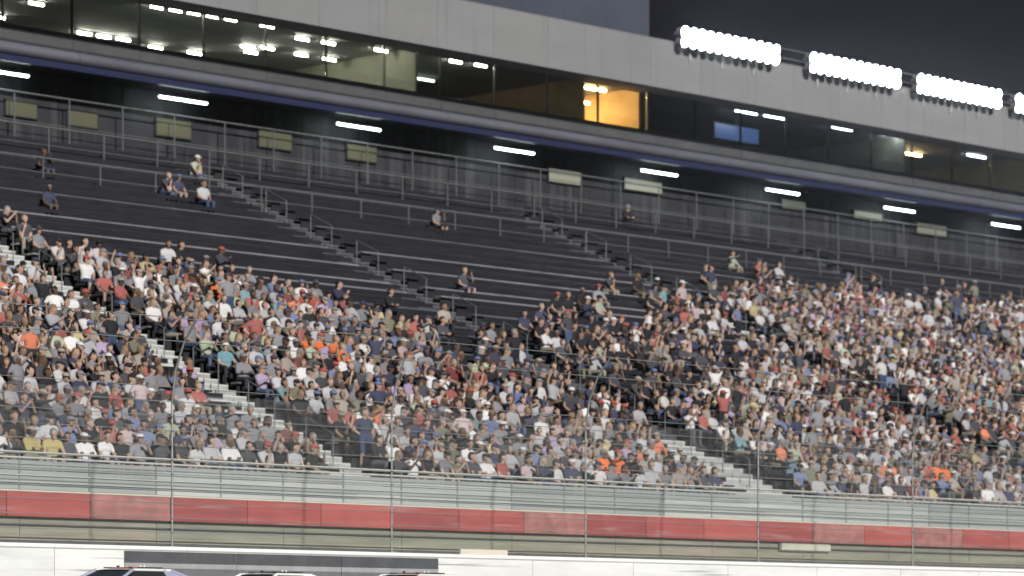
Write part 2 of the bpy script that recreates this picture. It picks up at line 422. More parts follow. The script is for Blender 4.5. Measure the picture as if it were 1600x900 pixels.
# roof
child('roof_deck', MB().box(SX0,SX1,88.2,102,25.85,26.15), roof_m, suite)
x = SX0; i = 0
while x < SX1:
    mb = MB(); xa, xb = x+.006, x+2.994
    pr = [(88.12,24.17),(88.0,24.22),(88.0,26.17),(88.14,26.26),(88.30,26.26),(88.30,24.17)]
    n = 6
    mb.add([(xa,a,c) for a,c in pr]+[(xb,a,c) for a,c in pr], [(j,j+n,(j+1)%n+n,(j+1)%n) for j in range(n)]+[tuple(range(n)), tuple(range(2*n-1,n-1,-1))])
    child('fascia_panel', mb, fascia_m[(i*4+i//3) % 3], suite); x += 3.0; i += 1
child('soffit', MB().box(SX0,SX1,88.31,91.3,24.70,24.74), soffit_m, suite)
# rooftop cabin
cab = tag(empty('rooftop_cabin', (92,93,26.2)), 'blue grey metal cabin on the roof left of the floodlights', 'cabin')
for k in range(7):
    child('wall_panel', MB().cbox(83.0+2.62*k+.006,83.0+2.62*k+2.614,93.0,93.12,26.16,30.5,.01), cabin_m, cab)
child('side_wall', MB().box(101.22,101.34,93.13,98,26.16,30.5), cabin_m, cab)
child('cabin_roof', MB().box(82.7,101.6,92.7,98.2,30.51,30.65), roof_m, cab)
child('strip_lamp', MB().box(94.9,97.4,92.92,92.99,28.66,28.74), mat('pale_strip_glow', (0.8,0.8,0.8), 0.4, emit=(0.8,0.85,0.95), estr=0.5), cab)
# guard rail on the roof edge
rr = tag(empty('roof_railing', (98,88.3,26.2)), 'thin steel railing along the roof edge by the floodlights', 'railing')
for z in (26.55, 26.95): child('rail', MB().tube((99,88.42,z),(140,88.42,z),.016,6), galv, rr)
for k in range(17): child('post', MB().box(99+2.5*k-.02,99+2.5*k+.02,88.4,88.44,26.16,26.95), galv, rr)

# ------------------------------------------------------------------ lamps
def batten(name, x, y, z, L, r, em, label, cat='lamp', group=None):
    e = empty(name, (x, y, z)); tag(e, label, cat, group)
    mb = MB().box(-L/2-.03, L/2+.03, -.06, .06, .035, .09); o = mb.build('housing', housing, e)
    MB().tube((-L/2,0,0),(L/2,0,0), r, 10).build('tube', em, e)
    mb = MB()
    for sx in (-1, 1):
        MB().box(sx*L/2-.02, sx*L/2+.02, -.04, .04, -.045, .036).build('end_cap', housing, e)
    if z < SZ1-.3 and y > 92:
        for sx in (-.6, .6): MB().tube((sx,0,.09),(sx,0,SZ1-z),.01,6).build('hanger', galv_d, e)
    return e
# row of tubes under the suite beam, on hangers from the slab
for k, x in enumerate((66.4, 74.5, 83.2, 91.7, 100.4, 108.5, 116.8, 125.0)):
    e = batten('tube_lamp', x, 91.6, 21.52, 2.3, .045, tube_e, '%s cool white tube light from the left under the suite floor beam' % ordw(k+1), 'lamp', 'tube lights under the suite floor')
    for sx in (-.8, .8): MB().tube((sx,0,.09),(sx,0,.27),.012,6).build('hanger', galv_d, e)
front = [(73.60,92.02),(74.46,92.0),(75.29,91.94),(76.12,91.9),(77.02,91.9),(78.80,91.9),(81.43,92.9),(82.72,92.83),(85.21,92.53),(86.60,92.54),(88.97,92.2),(90.28,92.1)]
midr = [(70.1,94.61),(81.07,95.71),(81.75,95.3),(81.86,96.45),(83.64,95.46),(85.07,95.4),(87.83,95.15)]
rear = [(70.58,97.67),(74.83,97.95),(75.75,97.94),(76.61,97.84),(78.57,98.31),(80.38,98.13)]
dim = [(78.54,99.39),(90.79,96.06)]
for nm, lst, em in (('front', front, suite_e), ('middle', midr, suite_e), ('rear', rear, suite_e)):
    for k, (x, y) in enumerate(sorted(lst)):
        L = 0.62 if nm == 'front' and x < 77.5 else 0.72
        batten('ceiling_lamp', x, y, SZ1-.095, L, .04, em, 'white suite ceiling light, %s from left in the %s row behind glass' % (ordw(k+1), nm), 'lamp', 'white suite ceiling lights')
for k, (x, y) in enumerate(dim):
    batten('ceiling_lamp', x, y, SZ1-.095, 1.4, .04, suite_dim, ('dim greenish ceiling light at the back of the left suites', 'dim yellowish ceiling light left of the amber suite')[k])
for k, (x, y, z, L) in enumerate(((97.3,95.0,SZ1-.40,1.9),(97.3,92.6,SZ1-.095,1.7),(97.3,93.8,SZ1-.45,2.2))):
    batten('amber_lamp', x, y, z, L, .06, warm_e, ('amber tube farthest from the glass in the orange suite', 'amber tube nearest the glass in the orange suite', 'middle one of three amber tubes in the orange suite')[k], 'lamp', 'amber suite lamps')
for k, (x, y) in enumerate(((119.6,94.0),(121.4,94.4))):
    batten('amber_lamp', x, y, SZ1-.095, 1.3, .045, warm_e, ('left one of two amber lights in the far right suite', 'right one of two amber lights in the far right suite')[k], 'lamp', 'amber suite lamps')
for k, (x, y) in enumerate(((106.55,92.05),(108.4,92.0),(113.0,91.9),(116.2,91.8),(124,92.6))):
    batten('ceiling_lamp', x, y, SZ1-.095, 1.5, .03, mat('cold_lamp_glow', (0.9,0.9,0.9), 0.3, emit=(0.85,0.9,1.0), estr=40), '%s cold white ceiling light right of the amber suite' % ordw(k+1), 'lamp', 'cold white suite lights')
for k in range(4):
    x = 103.4+1.05*k
    e = empty('downlight', (x, 91.6, SZ1-.05)); tag(e, '%s of four small round downlights right of the amber suite' % ordw(k+1), 'lamp', 'four small downlights')
    MB().tube((0,0,-.06),(0,0,.05),.12,16).build('can', housing, e); MB().disc((0,0,-.062),(0,0,-1),.10,16).build('lens', mat('downlight_glow', (0.9,0.9,0.9), 0.3, emit=(0.8,0.88,1), estr=3), e)
# blue screen
e = empty('wall_screen', (107.6, 93.5, 24.2)); tag(e, 'wide screen glowing blue behind the suite glass right of the amber suite', 'screen')
MB().cbox(-1.55,1.55,-.03,.05,-.38,.38,.01).build('casing', black_p, e); MB().box(-1.47,1.47,-.036,-.031,-.32,.32).build('display', blue_e, e)
MB().tube((0,0,.38),(0,0,.75),.03,8).build('hanger', galv_d, e)
# lit signs on the back wall of the stand
for k, (x, z, wd, h, em) in enumerate(((67.9,20.53,1.3,.55,sign_dim),(70.6,20.46,1.3,.5,sign_dim),(74.8,20.6,1.6,.6,sign_dim),(79.75,20.72,1.6,.6,sign_dim),(84.2,20.7,1.5,.55,sign_dim),
        (95.6,20.95,1.9,.52,sign_e),(100.4,21.05,2.3,.44,sign_e),(110.35,21.2,1.6,.36,mat('pale_lightbox', (0.10,0.10,0.08), 0.5, emit=(0.9,0.95,0.72), estr=0.12)),(115.65,21.2,2.0,.30,sign_e),(120.4,21.0,2.2,.5,mat('pale_lightbox',(0,0,0))))):
    e = empty('lit_sign', (x, 92.5, z)); tag(e, '%s %s sign box from the left on the dark wall behind the top row' % (ordw(k+1), 'dim yellow' if k < 5 else 'lit cream'), 'sign', 'lit sign boxes on the back wall')
    MB().cbox(-wd/2-.05,wd/2+.05,-.02,.10,-h/2-.05,h/2+.05,.01).build('casing', frame_m, e); MB().box(-wd/2,wd/2,-.032,-.021,-h/2,h/2).build('face', em, e)
# floodlight banks on the roof edge
can = MB()
n = 18
for (ya, ra, yb, rb) in ((0,.22,.10,.22),(.10,.22,.30,.14),(.30,.14,.42,.12)):
    can.tube((0,ya,0),(0,yb,0),ra,n,0,rb,False)
can.disc((0,.42,0),(0,1,0),.12,n)
can_me = can.mesh('lamp_head', housing)
lens_me = MB().disc((0,.02,0),(0,-1,0),.212,n).mesh('lens', flood_e)
lens_off = MB().disc((0,.02,0),(0,-1,0),.212,n).mesh('lens', mat('unlit_lens', (0.5,0.52,0.55), 0.15))
FL = ((100.3,True),(108.5,True),(115.9,True),(123.2,True),(130.6,True))
for k, (x, lit) in enumerate(FL):
    e = empty('floodlight_bank', (x, 87.5, 25.74))
    tag(e, 'unlit pale floodlight bank on the roof edge beside the cabin' if not lit else '%s glaring white floodlight bank from the cabin along the roof edge' % ordw(k+1), 'floodlight', 'floodlight banks on the roof')
    for z in (.40, .80): MB().box(-3.0,3.0,.34,.42,z-.03,z+.03).build('crossbar', galv, e)
    for sx in (-2.0, 0, 2.0): MB().tube((sx,.45,-.30),(sx,.45,.95),.04,8).build('stanchion', galv, e)
    for r_, z in enumerate((.40, .80)):
        for j in range(12):
            h = link('lamp_head', can_me, e, (-2.86+.52*j, -.08, z)); h.rotation_euler.x = R(14)
            link('lens', lens_me if lit else lens_off, h)

# ------------------------------------------------------------------ spectators
def obj_color_mat(name, rough=0.85):
    m = bpy.data.materials.new(name); m.use_nodes = True; t = m.node_tree; p = t.nodes['Principled BSDF']
    oi = t.nodes.new('ShaderNodeObjectInfo'); t.links.new(oi.outputs['Color'], p.inputs['Base Color'])
    p.inputs['Roughness'].default_value = rough; p.inputs['Specular IOR Level'].default_value = 0.2
    return m
def rand_mat(name, cols, rough=0.8, mul=1.0):
    m = bpy.data.materials.new(name); m.use_nodes = True; t = m.node_tree; p = t.nodes['Principled BSDF']
    oi = t.nodes.new('ShaderNodeObjectInfo'); r = t.nodes.new('ShaderNodeValToRGB'); r.color_ramp.interpolation = 'CONSTANT'
    a = t.nodes.new('ShaderNodeMath'); a.operation = 'MULTIPLY'; a.inputs[1].default_value = mul
    b = t.nodes.new('ShaderNodeMath'); b.operation = 'FRACT'
    t.links.new(oi.outputs['Random'], a.inputs[0]); t.links.new(a.outputs[0], b.inputs[0]); t.links.new(b.outputs[0], r.inputs[0])
    e = r.color_ramp.elements
    while len(e) < len(cols): e.new(0.5)
    for i, c in enumerate(cols): e[i].position = i/len(cols); e[i].color = (*c, 1)
    t.links.new(r.outputs[0], p.inputs['Base Color']); p.inputs['Roughness'].default_value = rough
    p.inputs['Specular IOR Level'].default_value = 0.25
    return m
SKIN = [(0.42,0.275,0.21),(0.37,0.235,0.175),(0.45,0.31,0.245),(0.27,0.165,0.115),(0.40,0.26,0.195),(0.12,0.07,0.05)]
PANT = [(0.05,0.07,0.13),(0.035,0.035,0.04),(0.20,0.17,0.12),(0.08,0.10,0.17),(0.10,0.10,0.11),(0.02,0.02,0.03),(0.28,0.25,0.20)]
HAIR = [(0.03,0.02,0.014),(0.09,0.055,0.03),(0.02,0.016,0.014),(0.22,0.15,0.08),(0.20,0.20,0.20)]
P_SH = obj_color_mat('shirt_cloth'); P_SK = rand_mat('skin', SKIN, 0.55, 7.3); P_PA = rand_mat('trouser_cloth', PANT, 0.9, 3.7); P_HA = rand_mat('hair', HAIR, 0.6, 13.1)
P_SHOE = mat('shoe_rubber', (0.10,0.10,0.10), 0.7); P_EYE = mat('eye_dark', (0.02,0.015,0.012), 0.3)
CAPM = obj_color_mat('cap_cloth', 0.8)
SHIRT, SKINI, PANTI, HAIRI, SHOEI, EYEI = range(6)

def capsule(a, b, ra, rb, n=10, k=3):
    a = Vector(a); b = Vector(b); d = b-a; L = d.length
    d = d/L if L > 1e-6 else Vector((0,0,1)); u = d.orthogonal().normalized(); q = d.cross(u)
    rings = []
    for j in range(k+1):
        t = math.pi/2*(1-j/k); rings.append((a-d*ra*math.sin(t), ra*math.cos(t)))
    for j in range(k+1):
        t = math.pi/2*j/k; rings.append((b+d*rb*math.sin(t), rb*math.cos(t)))
    vs = []
    for c, r in rings:
        r = max(r, 1e-4)
        for i in range(n):
            t = 2*math.pi*i/n; vs.append(c+(u*math.cos(t)+q*math.sin(t))*r)
    fs = []
    for j in range(len(rings)-1):
        for i in range(n): fs.append((j*n+i, j*n+(i+1)%n, (j+1)*n+(i+1)%n, (j+1)*n+i))
    fs += [tuple(range(n-1,-1,-1)), tuple(range(len(vs)-n, len(vs)))]
    return vs, fs

def skeleton(pose):
    """list of (a, b, ra, rb, tag); feet at z=0, facing -Y"""
    P = []
    stand_up = pose.get('stand', False)
    H = 0.44 if not stand_up else 0.90           # seat / hip height
    lean = R(pose.get('lean', 4)); turn = R(pose.get('turn', 0)); g = pose.get('girth', 1.0)
    hip = Vector((0, 0.02, H+.10 if not stand_up else H))
    rot = Matrix.Rotation(lean, 3, 'X')
    def up(x, y, z):                               # torso frame: z above the hip
        v = rot @ Vector((x, y, z)); return hip+v
    def add(a, b, ra, rb, t): P.append((Vector(a), Vector(b), ra, rb, t))
    add(up(-.075*g,0,0), up(.075*g,0,0), .115*g, .115*g, PANTI)
    add(up(-.06*g,-.01,.10), up(.06*g,-.01,.10), .112*g, .112*g, SHIRT)
    add(up(-.06*g,-.012*g,.20), up(.06*g,-.012*g,.20), .113*g, .113*g, SHIRT)
    add(up(-.09,-.005,.31), up(.09,-.005,.31), .108, .108, SHIRT)
    add(up(-.14,.01,.405), up(.14,.01,.405), .072, .072, SHIRT)
    add(up(0,.01,.40), up(0,-.005,.52), .062, .052, SKINI)
    add(up(-.07,.01,.425), up(.07,.01,.425), .068, .068, SHIRT)
    hc = up(0,-.02,.62); hr = Matrix.Rotation(turn, 3, 'Z') @ Matrix.Rotation(lean*.4+R(pose.get('nod',0)), 3, 'X')
    def hd(x, y, z): return hc+hr @ Vector((x, y, z))
    add(hd(0,.012,.03), hd(0,-.012,.03), .089, .085, SKINI)
    add(hd(0,-.030,-.02), hd(0,-.052,-.085), .066, .042, SKINI)
    add(hd(0,-.098,.012), hd(0,-.112,-.022), .011, .016, SKINI)
    for s in (-1, 1):
        add(hd(s*.086,.005,.02), hd(s*.088,.012,-.025), .017, .013, SKINI)
    if pose.get('hair', 1):
        add(hd(0,.030,.055), hd(0,.0,.062), .091, .083, HAIRI)
        add(hd(0,.055,-.02), hd(0,.045,.03), .072, .085, HAIRI)
    if pose.get('long'):
        add(hd(-.05,.065,-.02), hd(-.06,.075,-.19), .05, .035, HAIRI); add(hd(.05,.065,-.02), hd(.06,.075,-.19), .05, .035, HAIRI)
        add(hd(0,.075,0), hd(0,.09,-.2), .06, .045, HAIRI)
    for s in (-1, 1):
        spread = pose.get('spread', .12)
        h = hip+Vector((s*.085*g, 0, -.01))
        if not stand_up:
            kn = Vector((s*spread, -.42, H+.075)); an = Vector((s*(spread-.01), pose.get('ank', -.40), .09)); toe = an+Vector((s*.03, -.16, -.05))
        else:
            kn = Vector((s*.105, -.03, .49)); an = Vector((s*.11, .03, .09)); toe = an+Vector((s*.03, -.17, -.05))
        short = pose.get('shorts')
        add(h, kn, .092*g, .062, PANTI)
        if short: add(kn, an, .056, .040, SKINI)
        else: add(kn, an, .064, .050, PANTI)
        add(an+Vector((0,.03,-.045)), toe, .043, .034, SHOEI)
        sh = up(s*.185,.015,.395)
        el, wr = pose['arms'][0 if s < 0 else 1]
        el = up(s*el[0], el[1], el[2]); wr = up(s*wr[0], wr[1], wr[2])
        sl = pose.get('sleeve', 'short')
        add(sh, sh.lerp(el,.55), .066, .056, SHIRT)
        add(sh.lerp(el,.5), el, .050 if sl == 'short' else .056, .043 if sl == 'short' else .05, SKINI if sl == 'short' else SHIRT)
        add(el, wr, .042 if sl == 'short' else .05, .030 if sl == 'short' else .036, SKINI if sl == 'short' else SHIRT)
        d = (wr-el).normalized(); side = d.cross(Vector((0,-1,.3))).normalized()
        nrm = side.cross(d).normalized()
        pc = wr+d*.045
        add(wr+d*.01-side*.018, pc+d*.03-side*.026, .021, .018, SKINI); add(wr+d*.01+side*.018, pc+d*.03+side*.026, .021, .018, SKINI)
        cu = pose.get('curl', .5)
        for j, ln in enumerate((.066,.078,.073,.056)):
            b0 = pc+d*.035+side*(-.033+.022*j)
            b1 = b0+(d*math.cos(cu*.6)+nrm*math.sin(cu*.6))*ln*.55
            b2 = b1+(d*math.cos(cu*1.6)+nrm*math.sin(cu*1.6))*ln*.5
            add(b0, b1, .0100, .0095, SKINI); add(b1, b2, .0095, .0085, SKINI)
        tb = wr+d*.025-side*s*.030
        t1 = tb+(d*.6-side*s*.7+nrm*.3).normalized()*.040; t2 = t1+(d*.9-side*s*.25+nrm*.35).normalized()*.032
        add(tb, t1, .0130, .0110, SKINI); add(t1, t2, .0110, .0095, SKINI)
    return P, hc, hr

LAP = ((.245,-.07,.16),(.10,-.27,.07)); KNEE = ((.255,-.14,.19),(.14,-.36,.07)); CROSS = ((.25,-.13,.19),(-.05,-.19,.21))
CLAP = ((.24,-.20,.20),(.035,-.34,.36)); UP = ((.30,-.05,.58),(.25,-.10,.83)); PHONE = ((.20,-.24,.25),(.05,-.34,.48)); REST = ((.16,-.36,.14),(.07,-.26,.41))
POINT = ((.30,-.22,.40),(.30,-.46,.46)); HIPS = ((.33,.05,.18),(.17,-.02,.05))
POSES = [
    dict(arms=(LAP,LAP), turn=25, long=1), dict(arms=(KNEE,KNEE), lean=14, turn=-20, shorts=1), dict(arms=(CROSS,CROSS), turn=35, sleeve='long', girth=1.12),
    dict(arms=(LAP,PHONE), turn=5, shorts=1), dict(arms=(CLAP,CLAP), turn=30, long=1, sleeve='long'), dict(arms=(REST,LAP), lean=18, turn=15, girth=1.08),
    dict(arms=(UP,LAP), turn=28, shorts=1), dict(arms=(LAP,KNEE), turn=-35, girth=1.18, spread=.17), dict(arms=(POINT,KNEE), turn=40, sleeve='long'),
    dict(arms=(PHONE,PHONE), turn=10, long=1), dict(stand=True, arms=(UP,UP), turn=25, lean=0), dict(stand=True, arms=(HIPS,HIPS), turn=35, lean=-2, girth=1.1, shorts=1),
]
def eval_body(P, voxel, target):
    mb = MB()
    for a, b, ra, rb, t in P: mb.add(*capsule(a, b, ra, rb))
    o = bpy.data.objects.new('tmp', mb.mesh('tmp', [P_SH])); C.objects.link(o)
    m = o.modifiers.new('r', 'REMESH'); m.mode = 'VOXEL'; m.voxel_size = voxel
    m = o.modifiers.new('s', 'SMOOTH'); m.iterations = 2; m.factor = 0.4
    dg = bpy.context.evaluated_depsgraph_get(); n = len(o.evaluated_get(dg).data.polygons)
    m = o.modifiers.new('d', 'DECIMATE'); m.ratio = min(1, target/(2*n))
    dg = bpy.context.evaluated_depsgraph_get(); me = bpy.data.meshes.new_from_object(o.evaluated_get(dg))
    bpy.data.objects.remove(o)
    return me
def classify(me, P):
    n = len(me.polygons); c = np.empty(n*3); me.polygons.foreach_get('center', c); c = c.reshape(-1, 3)
    best = np.full(n, 1e9); tagi = np.zeros(n, int)
    for a, b, ra, rb, t in P:
        a = np.array(a); b = np.array(b); d = b-a; L = max(d@d, 1e-9)
        s = np.clip(((c-a)@d)/L, 0, 1); dist = np.linalg.norm(c-(a+s[:,None]*d), axis=1)-(ra+(rb-ra)*s)
        k = dist < best; best[k] = dist[k]; tagi[k] = t
    return tagi
def cap_mesh(hc, hr):
    mb = MB(); n = 14; rings = []
    for j in range(5):
        t = math.pi/2*j/4; rings.append((.104*math.cos(t), .062+.088*math.sin(t)))
    vs = [hc+hr @ Vector((r*math.cos(2*math.pi*i/n), .014+r*1.1*math.sin(2*math.pi*i/n), z-.012)) for r, z in rings for i in range(n)]
    mb.add(vs, [(j*n+i, j*n+(i+1)%n, (j+1)*n+(i+1)%n, (j+1)*n+i) for j in range(4) for i in range(n)], 0, True)
    br = []
    for k in range(7):
        t = math.pi+math.pi*k/6; br.append((.088*math.cos(t), .0+.09*math.sin(t), .052)); br.append((.092*math.cos(t), -.03+.155*math.sin(t), .038-.012*abs(math.cos(t))))
    m = len(br)
    b2 = [hc+hr @ Vector(v) for v in br]+[hc+hr @ Vector((v[0],v[1],v[2]+.008)) for v in br]
    fs = [(2*k, 2*k+1, 2*k+3, 2*k+2) for k in range(6)]+[(m+2*k, m+2*k+2, m+2*k+3, m+2*k+1) for k in range(6)]+[(2*k+1, m+2*k+1, m+2*k+3, 2*k+3) for k in range(6)]
    mb.add(b2, fs)
    return mb
BODY = []; LOW = []
for po in POSES:
    P, hc, hr = skeleton(po)
    me = eval_body(P, 0.0105, 3000); tg = classify(me, P)
    me.materials.clear()
    for m in (P_SH, P_SK, P_PA, P_HA, P_SHOE, P_EYE): me.materials.append(m)
    bm = bmesh.new(); bm.from_mesh(me); bm.faces.ensure_lookup_table()
    for f, q in zip(bm.faces, tg): f.material_index = int(q); f.smooth = True
    for s in (-1, 1):
        r = bmesh.ops.create_icosphere(bm, subdivisions=1, radius=.0115, matrix=Matrix.Translation(hc+hr @ Vector((s*.033,-.083,.022))))
        for f in {f for v in r['verts'] for f in v.link_faces}: f.material_index = EYEI
    bm.to_mesh(me); bm.free(); me.name = 'person'
    cm = cap_mesh(hc, hr); BODY.append((me, cm.mesh('cap', CAPM)))
    lo = eval_body(P, 0.02, 620); lt = classify(lo, P)
    lo.calc_loop_triangles()
    v = np.empty(len(lo.vertices)*3); lo.vertices.foreach_get('co', v)
    tri = np.empty(len(lo.loop_triangles)*3, int); lo.loop_triangles.foreach_get('vertices', tri)
    pi = np.empty(len(lo.loop_triangles), int); lo.loop_triangles.foreach_get('polygon_index', pi)
    cv = np.array([tuple(q) for q in cm.v]); ct = []
    for f in cm.f:
        for j in range(1, len(f)-1): ct.append((f[0], f[j], f[j+1]))
    LOW.append((v.reshape(-1,3), tri.reshape(-1,3), lt[pi], cv, np.array(ct)))

PAL = [('white',(0.60,0.59,0.58),15),('light grey',(0.40,0.40,0.42),18),('grey',(0.21,0.21,0.23),16),('black',(0.022,0.022,0.027),14),('charcoal',(0.065,0.064,0.077),11),
       ('navy',(0.045,0.05,0.10),7),('blue',(0.13,0.17,0.32),4),('red',(0.38,0.085,0.07),5),('maroon',(0.19,0.05,0.055),4),('tan',(0.34,0.29,0.24),5),('pink',(0.46,0.35,0.35),4),
       ('orange',(0.70,0.17,0.055),1),('yellow',(0.48,0.40,0.18),1.2),('olive',(0.17,0.17,0.11),5),('teal',(0.15,0.28,0.32),1.5),('lilac',(0.36,0.27,0.42),2),('pale green',(0.38,0.42,0.29),2)]
COL = {n: c for n, c, k in PAL}
rng = random.Random(11)
def pick(dark=False):
    if dark and rng.random() < .6: return rng.choice(('black','charcoal','navy','black'))
    return rng.choices([p[0] for p in PAL], [p[2] for p in PAL])[0]
TOP = [(48.2,78.7),(57.8,79.9),(61.1,77.8),(67.3,77.4),(69.1,74.8),(78.8,75.7),(85.9,79.3),(98.3,83.7),(104.8,84.0),(117.3,84.9),(156.9,88.2)]
def density(x, y, z):
    """share of taken seats: full near the rail, thinning toward the upper rows, with a half empty block by the middle aisle"""
    tp = np.interp(x, [a for a,_ in TOP], [b for _,b in TOP])
    if y > tp+1.2: return (.018, True)
    if y > tp-.7: return (.35, True)
    dx, dy = x-77.3, y-73.1
    u, v = (5.3*dx-5.6*dy)/41.15, (9.35*dy-1.5*dx)/41.15
    if u*u+v*v < 1: return (.50, True)
    return (.92, False)
SPECIAL = [(16,63.6,'orange'),(16,67.1,'red'),(11,64.2,'orange'),(10,63.4,'orange'),(16,63.0,'orange'),(15,61.9,'teal'),(16,66.5,'red'),(11,63.1,'orange'),(11,63.7,'orange'),(12,59.0,'lilac'),(12,59.6,'lilac'),(0,46.4,'yellow'),(0,46.9,'yellow'),(10,69.3,'pale green'),(10,69.9,'pale green'),
           (7,63.5,'lilac'),(7,64.1,'lilac'),(9,67.6,'maroon'),(7,66.3,'white'),(7,66.9,'white'),(7,68.7,'blue'),(9,58.6,'teal'),(12,53.7,'white'),(4,51.7,'red'),(1,67.7,'orange'),(22,88.4,'teal'),(2,84.4,'orange'),(5,63.2,'pale green'),(11,55.0,'white'),(15,55.9,'blue')]
people = []                                          # (row, section, x, colour, pose, special)
for i in range(ROWS-1):
    y = row_y(i); z = row_z(i)
    for si, (a, b_) in enumerate(zip(AISLES, AISLES[1:])):
        x = a+AW+(.34 if not (a == 74.5 and i < 6) else .9)
        keep = rng.choice((.25,.25,.3,.85,1.3))              # seats by the aisle often stay free
        last = True
        if b_ == 74.5: keep = 2.2 if i < 6 else .25
        while x < b_-AW-keep:
            if 0.655*y < x < 1.47*y:
                sp = [s for s in SPECIAL if s[0] == i and abs(s[1]-x) < .29]
                den, dark = density(x, y, z)
                last = rng.random() < ((den+(1-den)*.5 if last else den*.75) if den > .4 else den*.6)   # friends sit in groups
                if sp or last:
                    pose = rng.choices(range(12), [10,10,10,7,6,8,3,10,4,6,1.2,2])[0]
                    if sp and pose > 9: pose = 0
                    people.append([i, si, x+rng.uniform(-.05,.05), sp[0][2] if sp else pick(dark), pose, bool(sp)])
            x += rng.uniform(.52,.60)
def framed(p):
    y = row_y(p[0]); return 0.722*y < p[2] < 1.385*y
order = sorted([p for p in people if framed(p)], key=lambda p: (not p[5], p[0], abs(p[2]-62)))
solo = {id(p) for p in order[:300]}
# places along each row, counted from the aisle beside it
from collections import defaultdict
rows = defaultdict(list)
for p in people: rows[(p[0], p[1])].append(p)
place = {}
for (i, si), lst in rows.items():
    lst.sort(key=lambda p: p[2])
    lst2 = lst[::-1] if si == 0 else lst
    for k, p in enumerate(lst2):
        side = {0:'left of left aisle', 1:'right of left aisle', 2:'right of middle aisle', 3:'right of far aisle', 4:'beyond last aisle'}[si]
        place[id(p)] = '%s row up, %s %s' % (ordw(i+1), ordw(k+1), side)
CAPC = ['black','white','red','navy','grey','black','charcoal','blue','tan']
low_v = []; low_t = []; low_c = []; nv = 0
for p in people:
    i, si, x, colr, pose, sp = p
    y = row_y(i)+(.50 if pose < 10 else .22); z = row_z(i)+.002
    rz = rng.uniform(-.28,.28); sc = rng.uniform(.93,1.06)
    if pose < 10: y -= .02
    cap = rng.random() < .45
    capc = rng.choice(CAPC)
    c = COL[colr]; v_ = rng.uniform(.8,1.15); g_ = sum(c)/3; k_ = 1.0 if sp else .78
    c = tuple(min(.9, (g_+(q-g_)*k_)*v_) for q in c)
    if id(p) in solo:
        o = link('person', BODY[pose][0], None, (x, y, z), rz); o.scale = (sc*rng.uniform(.95,1.08), sc, sc)
        o.color = (*c, 1)
        verb = 'standing person' if pose > 9 else 'person'
        tag(o, ('%s in %s shirt and %s cap, %s' % (verb, colr, capc, place[id(p)])) if cap else ('bareheaded %s in %s shirt, %s' % (verb, colr, place[id(p)])), 'person', 'spectators in the grandstand')
        if len(o['label'].replace('-', ' ').split()) > 16: o['label'] = o['label'].replace('standing person', 'person').replace(' shirt', '')
        if cap:
            q = link('cap', BODY[pose][1], o); q.color = (*COL[capc], 1)
    else:
        V, T, tg, cv, ct = LOW[pose]
        cs, sn = math.cos(rz), math.sin(rz); M = np.array([[cs,-sn,0],[sn,cs,0],[0,0,1]])
        pal = np.array([c, rng.choice(SKIN), rng.choice(PANT), rng.choice(HAIR), (.10,.10,.10), (.02,.02,.02)])
        low_v.append((V*sc)@M.T+np.array((x,y,z))); low_t.append(T+nv); low_c.append(pal[tg]); nv += len(V)
        if cap:
            low_v.append((cv*sc)@M.T+np.array((x,y,z))); low_t.append(ct+nv); low_c.append(np.tile(np.array(COL[capc]), (len(ct),1))); nv += len(cv)
V = np.concatenate(low_v); T = np.concatenate(low_t); K = np.concatenate(low_c)
me = bpy.data.meshes.new('crowd'); me.vertices.add(len(V)); me.vertices.foreach_set('co', V.ravel())
me.loops.add(len(T)*3); me.loops.foreach_set('vertex_index', T.ravel()); me.polygons.add(len(T))
me.polygons.foreach_set('loop_start', np.arange(0, len(T)*3, 3)); me.update(calc_edges=True)
at = me.attributes.new('Col', 'FLOAT_COLOR', 'FACE'); at.data.foreach_set('color', np.concatenate([K, np.ones((len(K),1))], 1).ravel())
me.polygons.foreach_set('use_smooth', np.ones(len(T), bool))
cm_ = bpy.data.materials.new('crowd_cloth'); cm_.use_nodes = True; t = cm_.node_tree; p_ = t.nodes['Principled BSDF']
an = t.nodes.new('ShaderNodeAttribute'); an.attribute_name = 'Col'; t.links.new(an.outputs['Color'], p_.inputs['Base Color']); p_.inputs['Roughness'].default_value = .8; p_.inputs['Specular IOR Level'].default_value = .2
me.materials.append(cm_)
tag(link('crowd', me), 'dense seated crowd filling the higher rows of the grandstand', 'crowd', kind='stuff')
print('people', len(people), 'solo', len(solo), 'tris', len(T))

